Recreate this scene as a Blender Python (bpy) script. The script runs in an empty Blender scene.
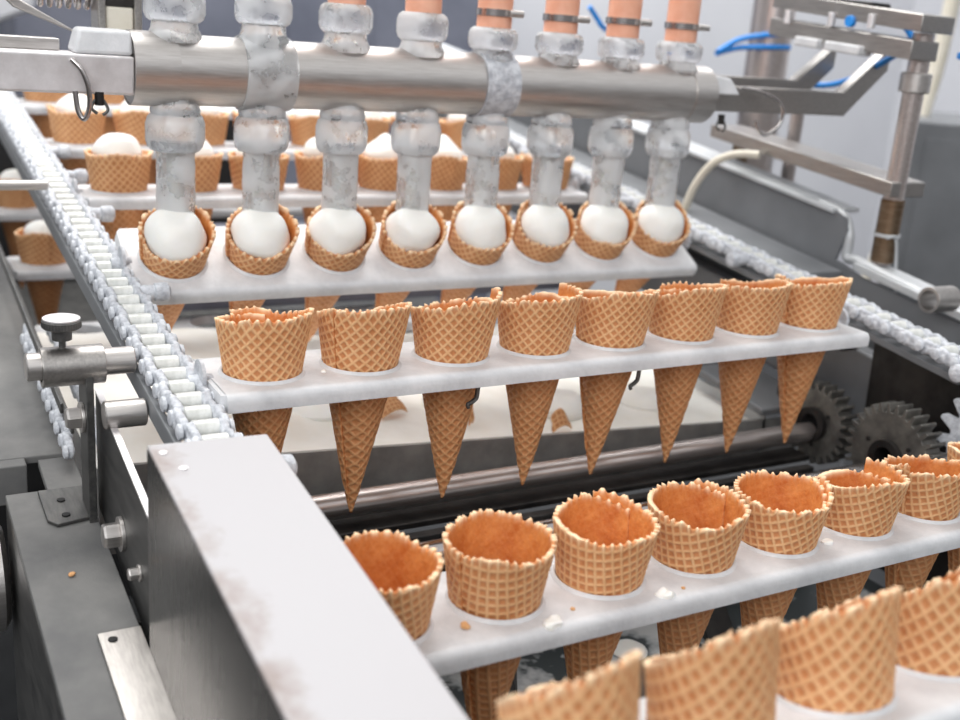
import bpy, bmesh, math, random
import numpy as np
from mathutils import Vector, Matrix, noise
R_ = random.Random(11)
C = bpy.context.scene.collection
sc = bpy.context.scene
PI = math.pi

# ------------------------------------------------------------------ camera, world, lights, exposure
YAW, PITCH, ROLL, FPX = 0.5313, 0.2990, 0.0794, 1097.0
cam_d = bpy.data.cameras.new('camera'); cam = bpy.data.objects.new('camera', cam_d); C.objects.link(cam)
f = Vector((math.sin(YAW)*math.cos(PITCH), math.cos(YAW)*math.cos(PITCH), -math.sin(PITCH)))
r = Vector((math.cos(YAW), -math.sin(YAW), 0)); u = r.cross(f)
r2 = r*math.cos(ROLL) + u*math.sin(ROLL); u2 = -r*math.sin(ROLL) + u*math.cos(ROLL)
m = Matrix((r2, u2, -f)).transposed().to_4x4(); m.translation = Vector((-0.2294, -0.6785, 0.2329))
cam.matrix_world = m
cam_d.sensor_width = 36; cam_d.lens = FPX/960*36; cam_d.clip_start = 0.02
cam_d.dof.use_dof = True; cam_d.dof.focus_distance = 0.76; cam_d.dof.aperture_fstop = 5.8
sc.camera = cam
w = bpy.data.worlds.new('world'); sc.world = w; w.use_nodes = True
bg = w.node_tree.nodes['Background']; bg.inputs[1].default_value = 0.62
_tc = w.node_tree.nodes.new('ShaderNodeTexCoord'); _sx = w.node_tree.nodes.new('ShaderNodeSeparateXYZ'); _cr = w.node_tree.nodes.new('ShaderNodeValToRGB')
w.node_tree.links.new(_tc.outputs['Generated'], _sx.inputs[0]); _mr = w.node_tree.nodes.new('ShaderNodeMapRange'); _mr.inputs['From Min'].default_value = -1
w.node_tree.links.new(_sx.outputs['Z'], _mr.inputs['Value']); w.node_tree.links.new(_mr.outputs[0], _cr.inputs['Fac'])
_e = _cr.color_ramp.elements; _e[0].position = .30; _e[0].color = (.06, .058, .056, 1); _e[1].position = .95; _e[1].color = (1.0, 1.0, 1.0, 1)
for _p, _c in ((.48, (.26, .25, .25, 1)), (.60, (.62, .64, .67, 1)), (.74, (1.25, 1.27, 1.3, 1))): _x = _e.new(_p); _x.color = _c
w.node_tree.links.new(_cr.outputs[0], bg.inputs[0])
def area(name, loc, target, sx, sy, power, col=(1, 1, 1)):
    l = bpy.data.lights.new(name, 'AREA'); l.shape = 'RECTANGLE'; l.size = sx; l.size_y = sy; l.energy = power; l.color = col
    o = bpy.data.objects.new(name, l); C.objects.link(o); o.location = loc
    o.rotation_euler = (Vector(target)-Vector(loc)).to_track_quat('-Z', 'Y').to_euler()
    return o
area('ceiling_light_panel', (0.1, 0.9, 1.9), (0.25, 0.1, 0), 1.8, 1.2, 36, (1, .985, .96))
area('front_fill_light', (-1.2, -1.5, 1.2), (0.2, 0.1, 0), 1.6, 1.2, 22, (.97, .985, 1))  # added fill from the camera side, brightens cream pool and basin wall
area('wall_wash_light', (1.4, 1.4, 2.1), (1.5, 2.4, .3), 2.2, .8, 42, (1, 1, 1))  # added wash lamp, only there to brighten the back wall
sc.view_settings.view_transform = 'Standard'; sc.view_settings.look = 'None'
sc.view_settings.gamma = 1; sc.view_settings.use_curve_mapping = False
sc.view_settings.exposure = 0.30

# ------------------------------------------------------------------ helpers
def srgb(r, g, b):
    return tuple((c/255/12.92 if c/255 <= .04045 else ((c/255+.055)/1.055)**2.4) for c in (r, g, b)) + (1,)

def S(y, z0=0.0):            # height of the sloped conveyor line at depth y
    return z0 + 0.115*y

class MB:
    def __init__(s): s.v = []; s.f = []
    def add(s, vs, fs):
        n = len(s.v); s.v += [Vector(a) for a in vs]; s.f += [tuple(i+n for i in q) for q in fs]; return s
    def hexa(s, p):           # 8 points: bottom 4 then top 4
        return s.add(p, [(3,2,1,0),(4,5,6,7),(0,1,5,4),(1,2,6,5),(2,3,7,6),(3,0,4,7)])
    def box(s, x0, x1, y0, y1, z0, z1, k=0.0):   # k: slope of z along y
        g = lambda x, y, z: (x, y, z+k*y)
        return s.hexa([g(x0,y0,z0), g(x1,y0,z0), g(x1,y1,z0), g(x0,y1,z0), g(x0,y0,z1), g(x1,y0,z1), g(x1,y1,z1), g(x0,y1,z1)])
    def lathe(s, prof, p0, p1, n=32, caps=True):  # prof: (t 0..1 along axis in metres, radius)
        p0 = Vector(p0); ax = (Vector(p1)-p0).normalized()
        a = ax.orthogonal().normalized(); b = ax.cross(a)
        vs = []; fs = []
        for t, rr in prof:
            for i in range(n):
                th = 2*PI*i/n; vs.append(p0+ax*t+(a*math.cos(th)+b*math.sin(th))*rr)
        for j in range(len(prof)-1):
            for i in range(n):
                i2 = (i+1) % n; fs.append((j*n+i, j*n+i2, (j+1)*n+i2, (j+1)*n+i))
        if caps: fs.append(tuple(range(n-1, -1, -1))); fs.append(tuple((len(prof)-1)*n+i for i in range(n)))
        return s.add(vs, fs)
    def cyl(s, p0, p1, r0, r1=None, n=32):
        L = (Vector(p1)-Vector(p0)).length; r1 = r0 if r1 is None else r1
        b = min(r0, L)*.08
        return s.lathe([(0, r0-b), (b, r0), (L-b, r1), (L, r1-b)], p0, p1, n)
    def pipe(s, p0, p1, ro, ri, n=32):            # hollow tube
        L = (Vector(p1)-Vector(p0)).length
        return s.lathe([(0, ri), (0, ro), (L, ro), (L, ri), (0, ri)], p0, p1, n, caps=False)
    def tube(s, pts, rad, n=10):                  # along a smoothed path
        pts = [Vector(p) for p in pts]; P = []
        for i in range(len(pts)-1):
            a = pts[max(i-1, 0)]; b = pts[i]; c = pts[i+1]; d = pts[min(i+2, len(pts)-1)]
            for k in range(8):
                t = k/8
                P.append(0.5*((2*b)+(c-a)*t+(2*a-5*b+4*c-d)*t*t+(-a+3*b-3*c+d)*t**3))
        P.append(pts[-1]); vs = []; fs = []
        nn = (P[1]-P[0]).orthogonal().normalized()
        for i, p in enumerate(P):
            t = (P[min(i+1, len(P)-1)]-P[max(i-1, 0)]).normalized()
            nn = (nn-t*nn.dot(t)).normalized(); b = t.cross(nn)
            for k in range(n):
                th = 2*PI*k/n; vs.append(p+(nn*math.cos(th)+b*math.sin(th))*rad)
        for j in range(len(P)-1):
            for k in range(n):
                k2 = (k+1) % n; fs.append((j*n+k, j*n+k2, (j+1)*n+k2, (j+1)*n+k))
        fs.append(tuple(range(n-1, -1, -1))); fs.append(tuple((len(P)-1)*n+k for k in range(n)))
        return s.add(vs, fs)
    def prism(s, poly, off):                      # poly of 3D points, extruded by off
        n = len(poly); off = Vector(off); a = [Vector(p) for p in poly]
        return s.add(a+[p+off for p in a], [tuple(range(n-1, -1, -1)), tuple(range(n, 2*n))]+[(i, (i+1) % n, n+(i+1) % n, n+i) for i in range(n)])
    def build(s, name, mat, parent=None, smooth=True, bevel=0, origin=None):
        me = bpy.data.meshes.new(name)
        if parent is not None:
            org = wloc(parent)
        elif origin is not None: org = Vector(origin)
        else:
            lo = min(v.z for v in s.v); org = Vector((sum(v.x for v in s.v)/len(s.v), sum(v.y for v in s.v)/len(s.v), lo))
        me.from_pydata([v-org for v in s.v], [], s.f)
        bm = bmesh.new(); bm.from_mesh(me); bmesh.ops.recalc_face_normals(bm, faces=bm.faces); bm.to_mesh(me); bm.free()
        if smooth:
            me.polygons.foreach_set('use_smooth', [True]*len(me.polygons)); me.set_sharp_from_angle(angle=math.radians(38))
        me.materials.append(mat)
        o = bpy.data.objects.new(name, me); C.objects.link(o)
        if parent is not None: o.parent = parent
        else: o.location = org
        if bevel:
            b = o.modifiers.new('bevel', 'BEVEL'); b.width = bevel; b.segments = 3; b.limit_method = 'ANGLE'; b.angle_limit = math.radians(35)
        return o
def wloc(o):
    l = Vector((0, 0, 0))
    while o is not None: l = l+o.location; o = o.parent
    return l
def tag(o, label, cat, group=None, kind=None):
    o['label'] = label; o['category'] = cat
    if group: o['group'] = group
    if kind: o['kind'] = kind
    return o
def struct(o): o['kind'] = 'structure'; return o
def empty(name, loc, label, cat, group=None):
    o = bpy.data.objects.new(name, None); C.objects.link(o); o.location = loc; o.empty_display_size = .02
    return tag(o, label, cat, group)

# ------------------------------------------------------------------ materials
def new_mat(name):
    mt = bpy.data.materials.new(name); mt.use_nodes = True; nt = mt.node_tree
    return mt, nt, nt.nodes['Principled BSDF']
def noise_node(nt, scale, detail=4, rough=.6, vec=None, coord='Object'):
    n = nt.nodes.new('ShaderNodeTexNoise'); n.inputs['Scale'].default_value = scale; n.inputs['Detail'].default_value = detail; n.inputs['Roughness'].default_value = rough
    tc = nt.nodes.new('ShaderNodeTexCoord')
    if vec is None: nt.links.new(tc.outputs[coord], n.inputs['Vector'])
    else:
        mp = nt.nodes.new('ShaderNodeMapping'); mp.inputs['Scale'].default_value = vec
        nt.links.new(tc.outputs[coord], mp.inputs['Vector']); nt.links.new(mp.outputs['Vector'], n.inputs['Vector'])
    return n
def ramp(nt, src, stops):
    rp = nt.nodes.new('ShaderNodeValToRGB'); e = rp.color_ramp.elements
    e[0].position, e[0].color = stops[0]; e[1].position, e[1].color = stops[-1]
    for p, c in stops[1:-1]:
        x = e.new(p); x.color = c
    nt.links.new(src, rp.inputs['Fac']); return rp
def bump(nt, src, strength, dist, bsdf, chain=None):
    b = nt.nodes.new('ShaderNodeBump'); b.inputs['Strength'].default_value = strength; b.inputs['Distance'].default_value = dist
    nt.links.new(src, b.inputs['Height'])
    if chain: nt.links.new(chain.outputs[0], b.inputs['Normal'])
    nt.links.new(b.outputs[0], bsdf.inputs['Normal']); return b
def simple(name, c1, c2=None, metallic=0, rough=.5, scale=40, bumps=0, bscale=200, vec=None, spec=None, stops=(.35, .65), bdist=.001):
    mt, nt, b = new_mat(name)
    b.inputs['Metallic'].default_value = metallic; b.inputs['Roughness'].default_value = rough
    if spec is not None: b.inputs['Specular IOR Level'].default_value = spec
    if c2 is None: b.inputs['Base Color'].default_value = c1
    else:
        n = noise_node(nt, scale, vec=vec); rp = ramp(nt, n.outputs['Fac'], [(stops[0], c1), (stops[1], c2)])
        nt.links.new(rp.outputs[0], b.inputs['Base Color'])
    if bumps:
        n2 = noise_node(nt, bscale, 3); bump(nt, n2.outputs['Fac'], bumps, bdist, b)
    return mt
def brushed(name, c1, c2, rough, vec, scale=30, metallic=1, rvar=.12):
    mt, nt, b = new_mat(name); b.inputs['Metallic'].default_value = metallic
    n = noise_node(nt, scale, 5, .65, vec=vec); rp = ramp(nt, n.outputs['Fac'], [(.3, c1), (.7, c2)])
    nt.links.new(rp.outputs[0], b.inputs['Base Color'])
    mr = nt.nodes.new('ShaderNodeMapRange'); mr.inputs['To Min'].default_value = rough-rvar; mr.inputs['To Max'].default_value = rough+rvar
    nt.links.new(n.outputs['Fac'], mr.inputs['Value']); nt.links.new(mr.outputs[0], b.inputs['Roughness'])
    return mt
M = {}
M['steel'] = brushed('brushed_steel', srgb(190,185,181), srgb(212,208,205), .40, (1, 14, 14), 40)
M['steel_y'] = brushed('machined_steel', srgb(160,156,153), srgb(188,184,180), .38, (14, 1, 14), 40)
M['bright'] = brushed('satin_cover_steel', srgb(218,214,214), srgb(238,235,236), .5, (3, 1, 3), 20, metallic=.75)
M['dark'] = brushed('dull_dark_steel', srgb(92,92,92), srgb(122,121,119), .5, (6, 1, 6), 30)
M['gloss'] = brushed('reflective_dark_steel', srgb(92,91,90), srgb(112,110,108), .27, (1, 6, 1), 12, rvar=.05)
M['slate'] = simple('slate_grey_steel', srgb(98,98,98), srgb(124,123,121), .1, .62, 14, .25, 260, spec=.3)
M['black'] = simple('blackened_steel', srgb(38,36,36), srgb(62,59,57), .6, .5, 30, .3, 200)
M['wallsteel'] = simple('basin_wall_steel', srgb(140,139,137), srgb(165,163,160), .35, .5, 40)
M['floor'] = simple('grey_floor', srgb(48,49,51), srgb(62,63,65), 0, .8, 5)
M['void'] = simple('dark_paint_and_shade', srgb(28,28,29), srgb(44,43,43), .1, .7, 9)  # dark paint, also the painted shade of the far backdrop
M['chrome'] = simple('polished_shaft_steel', srgb(190,184,182), None, 1, .22)
M['shaftm'] = simple('brownish_shaft_steel', srgb(190,178,174), srgb(214,206,202), .85, .28, 30, vec=(1, 20, 20))
M['galv'] = simple('galvanised_frame', srgb(185,188,190), srgb(208,210,212), .35, .5, 12)
M['panel'] = simple('grey_painted_panel', srgb(112,114,117), srgb(130,132,135), .25, .55, 6)
M['rust'] = brushed('stained_post_steel', srgb(116,92,70), srgb(150,132,112), .4, (1, 1, 8), 60)
M['gear'] = simple('cast_gear_steel', srgb(92,90,87), srgb(130,127,121), .6, .42, 60, .4, 300)
M['wall'] = simple('wall_paint', srgb(206,207,212), srgb(216,217,221), 0, .8, 1.5)
M['bluegrey'] = simple('blue_grey_cabinet_paint', srgb(96,100,114), srgb(120,123,136), 0, .7, 4)
M['hose'] = simple('salmon_silicone_hose', srgb(238,172,142), srgb(246,188,160), 0, .5, 60)
M['blue'] = simple('blue_pneumatic_tube', srgb(40,140,225), None, 0, .35)
M['ivory'] = simple('ivory_plastic_tube', srgb(215,208,190), srgb(228,222,208), 0, .5, 30)
M['ice'] = None
def plastic_white():
    mt, nt, b = new_mat('frosted_white_plastic'); b.inputs['Roughness'].default_value = .42
    n = noise_node(nt, 26, 5, .7); rp = ramp(nt, n.outputs['Fac'], [(.3, srgb(192,193,196)), (.52, srgb(210,211,213)), (.75, srgb(226,226,228))])
    nt.links.new(rp.outputs[0], b.inputs['Base Color'])
    n2 = noise_node(nt, 210, 3, .5); n3 = noise_node(nt, 40, 4, .6)
    ad = nt.nodes.new('ShaderNodeMath'); ad.operation = 'MULTIPLY_ADD'; ad.inputs[1].default_value = 3; nt.links.new(n3.outputs['Fac'], ad.inputs[0]); nt.links.new(n2.outputs['Fac'], ad.inputs[2])
    bump(nt, ad.outputs[0], .35, .0007, b)
    b.inputs['Subsurface Weight'].default_value = .08; b.inputs['Subsurface Radius'].default_value = (.004, .004, .004)
    return mt
M['plastic'] = plastic_white()
M['frost'] = simple('frosted_chain_rime', srgb(168,171,178), srgb(214,217,222), 0, .6, 150, 1.0, 330, bdist=.0012)
M['rollerm'] = simple('iced_roller_steel', srgb(196,197,192), srgb(226,227,224), .15, .35, 120, .2, 250)
M['ice_cream'] = simple('vanilla_ice_cream', srgb(243,241,235), srgb(250,249,245), 0, .45, 30, .25, 120)
M['ice_cream'].node_tree.nodes['Principled BSDF'].inputs['Subsurface Weight'].default_value = .2
M['ice_cream'].node_tree.nodes['Principled BSDF'].inputs['Subsurface Radius'].default_value = (.006, .005, .004)
M['pool'] = simple('spilled_cream', srgb(244,241,232), srgb(252,251,246), 0, .3, 18, .5, 22, bdist=.004)
M['crumb'] = simple('waffle_crumb_brown', srgb(206,150,96), srgb(226,176,126), 0, .8, 300, .5, 500)
def glass():
    mt, nt, b = new_mat('frosty_clear_acrylic')
    n = noise_node(nt, 42, 5, .62, vec=(1, 1, .6)); gp = nt.nodes.new('ShaderNodeNewGeometry'); nt.links.new(gp.outputs['Position'], n.inputs['Vector'])
    rp = ramp(nt, n.outputs['Fac'], [(.42, (0, 0, 0, 1)), (.58, (1, 1, 1, 1))])
    b.inputs['Base Color'].default_value = srgb(244,245,246); b.inputs['IOR'].default_value = 1.35
    mr = nt.nodes.new('ShaderNodeMapRange'); mr.inputs['To Min'].default_value = .92; mr.inputs['To Max'].default_value = .5
    nt.links.new(rp.outputs[0], mr.inputs['Value']); nt.links.new(mr.outputs[0], b.inputs['Transmission Weight'])
    mr2 = nt.nodes.new('ShaderNodeMapRange'); mr2.inputs['To Min'].default_value = .2; mr2.inputs['To Max'].default_value = .45
    nt.links.new(rp.outputs[0], mr2.inputs['Value']); nt.links.new(mr2.outputs[0], b.inputs['Roughness'])
    bump(nt, n.outputs['Fac'], .25, .002, b); return mt
M['glass'] = glass()
def stained_cover():
    mt, nt, b = new_mat('stained_satin_steel'); b.inputs['Metallic'].default_value = 0; b.inputs['Roughness'].default_value = .5; b.inputs['Specular IOR Level'].default_value = .2
    n = noise_node(nt, 28, 6, .7); n2 = noise_node(nt, 7, 2)
    tc = nt.nodes.new('ShaderNodeTexCoord'); sp = nt.nodes.new('ShaderNodeSeparateXYZ'); nt.links.new(tc.outputs['Object'], sp.inputs[0])
    edge = nt.nodes.new('ShaderNodeMapRange'); edge.inputs['From Min'].default_value = 0.004; edge.inputs['From Max'].default_value = 0.034; edge.inputs['To Min'].default_value = .16; edge.inputs['To Max'].default_value = -.25
    nt.links.new(sp.outputs['X'], edge.inputs['Value'])
    ad = nt.nodes.new('ShaderNodeMath'); nt.links.new(n.outputs['Fac'], ad.inputs[0]); nt.links.new(edge.outputs[0], ad.inputs[1])
    rp = ramp(nt, ad.outputs[0], [(.54, srgb(178,176,178)), (.68, srgb(164,157,156)), (.88, srgb(138,124,117))])
    nt.links.new(rp.outputs[0], b.inputs['Base Color']); return mt
M['cover'] = stained_cover()
def splash_floor():
    mt, nt, b = new_mat('splashed_steel_floor'); b.inputs['Roughness'].default_value = .35; b.inputs['Metallic'].default_value = .3
    n = noise_node(nt, 16, 4, .6); rp = ramp(nt, n.outputs['Fac'], [(.5, srgb(72,78,80)), (.54, srgb(172,176,178)), (.6, srgb(206,208,208))])
    nt.links.new(rp.outputs[0], b.inputs['Base Color']); return mt
M['splash'] = splash_floor()

def waffle_mat():
    mt, nt, b = new_mat('baked_waffle'); L = nt.links; N = nt.nodes.new
    b.inputs['Roughness'].default_value = .55; b.inputs['Specular IOR Level'].default_value = .35
    uv = N('ShaderNodeUVMap'); uv.uv_map = 'lattice'; sp = N('ShaderNodeSeparateXYZ'); L.new(uv.outputs[0], sp.inputs[0])
    lines = []
    for k in ('X', 'Y'):
        pp = N('ShaderNodeMath'); pp.operation = 'PINGPONG'; pp.inputs[1].default_value = .5; L.new(sp.outputs[k], pp.inputs[0])
        mr = N('ShaderNodeMapRange'); mr.interpolation_type = 'SMOOTHSTEP'; mr.inputs['From Min'].default_value = .05; mr.inputs['From Max'].default_value = .27
        mr.inputs['To Min'].default_value = 1; mr.inputs['To Max'].default_value = 0; L.new(pp.outputs[0], mr.inputs['Value']); lines.append(mr)
    mx = N('ShaderNodeMath'); mx.operation = 'MAXIMUM'; L.new(lines[0].outputs[0], mx.inputs[0]); L.new(lines[1].outputs[0], mx.inputs[1])
    att = N('ShaderNodeAttribute'); att.attribute_name = 'zone'; za = N('ShaderNodeSeparateXYZ'); L.new(att.outputs['Vector'], za.inputs[0])  # x rim, y inside, z below the tray
    n1 = noise_node(nt, 75, 7, .75); n2 = noise_node(nt, 420, 3, .6)
    ff = N('ShaderNodeMath'); ff.operation = 'MULTIPLY_ADD'; ff.inputs[1].default_value = -.92; ff.inputs[2].default_value = 1; L.new(za.outputs[1], ff.inputs[0])
    rg = N('ShaderNodeMath'); rg.operation = 'MULTIPLY'; L.new(mx.outputs[0], rg.inputs[0]); L.new(ff.outputs[0], rg.inputs[1])
    lw = N('ShaderNodeMath'); lw.operation = 'MULTIPLY_ADD'; lw.inputs[1].default_value = -.5; lw.inputs[2].default_value = .92; L.new(za.outputs[2], lw.inputs[0])  # ridge colour fades below the tray, imitating the shade there
    rc = N('ShaderNodeMath'); rc.operation = 'MULTIPLY'; L.new(rg.outputs[0], rc.inputs[0]); L.new(lw.outputs[0], rc.inputs[1])
    pocket = ramp(nt, n1.outputs['Fac'], [(.3, srgb(184,120,74)), (.7, srgb(204,140,92))])
    inner = ramp(nt, n1.outputs['Fac'], [(.32, srgb(184,98,40)), (.68, srgb(220,146,80))])
    ridge = ramp(nt, n1.outputs['Fac'], [(.3, srgb(218,166,116)), (.7, srgb(234,190,142))])
    def mix(fac, a, c):
        m_ = N('ShaderNodeMix'); m_.data_type = 'RGBA'
        if hasattr(fac, 'links'): L.new(fac, m_.inputs[0])
        else: m_.inputs[0].default_value = fac
        L.new(a, m_.inputs[6])
        if hasattr(c, 'links'): L.new(c, m_.inputs[7])
        else: m_.inputs[7].default_value = c
        return m_.outputs[2]
    c0 = mix(za.outputs[1], pocket.outputs[0], inner.outputs[0])
    c1 = mix(rc.outputs[0], c0, ridge.outputs[0])
    pw = N('ShaderNodeMath'); pw.operation = 'POWER'; pw.inputs[1].default_value = 1.5; L.new(za.outputs[0], pw.inputs[0])
    pm = N('ShaderNodeMath'); pm.operation = 'MULTIPLY'; pm.inputs[1].default_value = .85; L.new(pw.outputs[0], pm.inputs[0])
    c2 = mix(pm.outputs[0], c1, srgb(250,226,190))
    oi = N('ShaderNodeObjectInfo'); hs = N('ShaderNodeHueSaturation'); mr = N('ShaderNodeMapRange'); mr.inputs['To Min'].default_value = .93; mr.inputs['To Max'].default_value = 1.05
    L.new(oi.outputs['Random'], mr.inputs['Value']); L.new(mr.outputs[0], hs.inputs['Value']); L.new(c2, hs.inputs['Color']); L.new(hs.outputs[0], b.inputs['Base Color'])
    b1 = bump(nt, rg.outputs[0], .5, .0006, b); bump(nt, n2.outputs['Fac'], .5, .0009, b, b1)
    b.inputs['Subsurface Weight'].default_value = .06; b.inputs['Subsurface Radius'].default_value = (.003, .0015, .0008)
    return mt
M['waffle'] = waffle_mat()

# ------------------------------------------------------------------ waffle cone (a rolled sheet with a square lattice)
LTIP, RH = 0.117, 0.0248
def cone_mesh(seed, h=.037, slant=0., sdir=-PI/2, horn=.005, seam=.5, taper=.155, nt=240, ns=96, hornw=1.3, dip=.003, lat=.78, front=-PI/2-.4, g=.0056):
    rg = np.random.RandomState(seed)
    ov = .8; T = 2*PI+ov; th = np.linspace(0, T, nt)[None, :]
    tf = (front-seam) % (2*PI); th0 = (lat+rg.uniform(-.07, .07))/.222-tf; ox, oy = rg.rand(2)
    # rim height along the sheet
    ph = th+seam
    H = h + slant*np.cos(ph-sdir)
    hu = np.clip((th-(T-hornw))/hornw, 0, 1); H = H + horn*np.sin(hu*2.1)*hu**.6 - dip*np.clip((.9-th)/.9, 0, 1)
    for k in range(3): H = H + .0007*np.sin((k+2)*th+rg.rand()*6)
    s_rim = LTIP+H
    q = np.linspace(0, 1, ns)[:, None]**.92
    s = .0015+(s_rim-.0015)*q                      # distance along axis from the tip
    def radius(s): return np.where(s < LTIP, s*RH/LTIP, RH+(s-LTIP)*taper)+.0006
    R = radius(s) + (th/T-.5)*.0022*np.clip(s/.03, 0, 1)
    phi = (th+th0)*.222
    rr = s*1.03
    X = rr*np.cos(phi)/g+ox; Y = rr*np.sin(phi)/g+oy
    # jagged edge where the lattice lines end
    def ridge(a): d = np.abs(a-np.round(a)); return np.clip(1-d/.30, 0, 1)
    e = np.maximum(ridge(X[-1]), ridge(Y[-1])); kk = np.convolve(np.pad(rg.rand(nt), 4, mode='wrap'), np.ones(9)/9, 'valid'); jag = .0042*(e**.6)*(kk+.05)+.0012*np.interp(np.linspace(0,60,nt), np.arange(61), rg.rand(61))
    edge = np.clip((q-.93)/.07, 0, 1)**1.5
    s = s+edge*jag[None, :]
    rd = np.maximum(ridge(X), ridge(Y)); rd = rd*rd*(3-2*rd)
    Ro = R + rd*.00085*np.clip(s/.015, 0, 1)+edge*e[None, :]*.0006
    Ri = np.maximum(R-.0021*np.clip(s/.02, .1, 1), .0002) + rd*.0002
    ph = ph - 1.1*(1-q)*np.clip(1-th/1.8, 0, 1)
    def pos(Rad): return np.stack([Rad*np.cos(ph), Rad*np.sin(ph), s-LTIP], -1).reshape(-1, 3)
    V = np.concatenate([pos(Ro), pos(Ri)]); n1 = nt*ns
    i = np.arange(ns-1)[:, None]*nt+np.arange(nt-1)[None, :]; i = i.ravel()
    fo = np.stack([i, i+1, i+nt+1, i+nt], -1); fi = np.stack([i+nt, i+nt+1, i+1, i], -1)+n1
    j = (ns-1)*nt+np.arange(nt-1); top = np.stack([j, j+1, j+1+n1, j+n1], -1)
    j = np.arange(nt-1); bot = np.stack([j+n1, j+1+n1, j+1, j], -1)
    k = np.arange(ns-1)*nt; st = np.stack([k, k+nt, k+nt+n1, k+n1], -1); k2 = k+nt-1; en = np.stack([k2+n1, k2+nt+n1, k2+nt, k2], -1)
    F = np.concatenate([fo, fi, top, bot, st, en])
    me = bpy.data.meshes.new('waffle_cone')
    me.vertices.add(len(V)); me.vertices.foreach_set('co', V.astype(np.float32).ravel())
    me.loops.add(F.size); me.loops.foreach_set('vertex_index', F.astype(np.int32).ravel())
    me.polygons.add(len(F)); me.polygons.foreach_set('loop_start', np.arange(0, F.size, 4, dtype=np.int32))
    me.update(calc_edges=True)
    me.polygons.foreach_set('use_smooth', np.ones(len(F), dtype=bool))
    uvv = np.stack([X, Y], -1).reshape(-1, 2); uvv = np.concatenate([uvv, uvv])
    uvl = me.uv_layers.new(name='lattice'); uvl.data.foreach_set('uv', uvv[F.ravel()].astype(np.float32).ravel())
    rim = np.broadcast_to(np.clip((q-.975)/.025, 0, 1), (ns, nt)).ravel()
    zone = np.zeros((2*n1, 3), np.float32); zone[:n1, 0] = rim*(.08+.92*np.tile(e, ns)); zone[n1:, 0] = zone[:n1, 0]; zone[n1:, 1] = 1; zone[:, 2] = np.tile(np.clip((LTIP-.004-s)/.02, 0, 1).ravel(), 2)
    at = me.attributes.new('zone', 'FLOAT_VECTOR', 'POINT'); at.data.foreach_set('vector', zone.ravel())
    me.materials.append(M['waffle']); me.validate()
    return me

# ------------------------------------------------------------------ trays
SP = 0.072
def tray_mesh(ncell=8, x0=-.036, half=.0425):
    mb = MB(); N = 48; zt, zb = 0., -.008; ye = half-.006
    def ringpts(cx):
        inn = []; out = []
        for i in range(N):
            a = 2*PI*i/N+PI/N; c, s_ = math.cos(a), math.sin(a)
            inn.append((cx+.0260*c, .0260*s_)); k = min(.036/abs(c) if abs(c) > 1e-6 else 9, ye/abs(s_) if abs(s_) > 1e-6 else 9)
            out.append([cx+k*c, k*s_])
        corners = [(.036, ye), (-.036, ye), (-.036, -ye), (.036, -ye)]
        for kx, ky in corners:      # snap nearest to the corner
            b_ = min(range(N), key=lambda i: (out[i][0]-cx-kx)**2+(out[i][1]-ky)**2); out[b_] = [cx+kx, ky]
        return inn, out
    for c in range(ncell):
        cx = c*SP; inn, out = ringpts(cx); vs = []; fs = []
        ring = [(1.0, .0), (1.01, .0014), (1.05, .0019), (1.09, .0012), (1.12, 0.)]
        rows = []
        rows.append([(cx+(x-cx)*1.0, y, zb) for x, y in inn])
        for k, dz in ring: rows.append([(cx+(x-cx)*k, y*k, zt+dz) for x, y in inn])
        rows.append([(x, y, zt) for x, y in out])
        for rw in rows: vs += rw
        for j in range(len(rows)-1):
            for i in range(N):
                i2 = (i+1) % N; fs.append((j*N+i, j*N+i2, (j+1)*N+i2, (j+1)*N+i))
        n0 = len(vs); vs += [(x, y, zb) for x, y in out]
        for i in range(N): i2 = (i+1) % N; fs.append((n0+i, n0+i2, i2, i))
        mb.add(vs, fs)
    x1 = (ncell-.5)*SP
    prof = [(ye, 0), (half-.0035, -.0003), (half-.0015, -.0016), (half-.0003, -.004), (half, -.007), (half-.0004, -.0118), (half-.004, -.0118), (half-.005, -.008), (ye, zb)]
    for sgn in (1, -1):
        a = [(-.036, sgn*y, z) for y, z in prof]; mb.prism(a, (ncell*SP, 0, 0))
    # end lips
    for xx, dx in ((-.036, -.004), (x1, .0012)):
        mb.add([(xx, -half+.003, -.0005), (xx, half-.003, -.0005), (xx+dx*.7, half-.006, -.001), (xx+dx*.7, -half+.006, -.001),
                (xx, -half+.003, -.011), (xx, half-.003, -.011), (xx+dx, half-.006, -.010), (xx+dx, -half+.006, -.010)],
               [(0,1,2,3), (3,2,6,7), (4,7,6,5), (0,3,7,4), (1,5,6,2), (0,4,5,1)])
    return mb
tray_src = None
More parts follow.
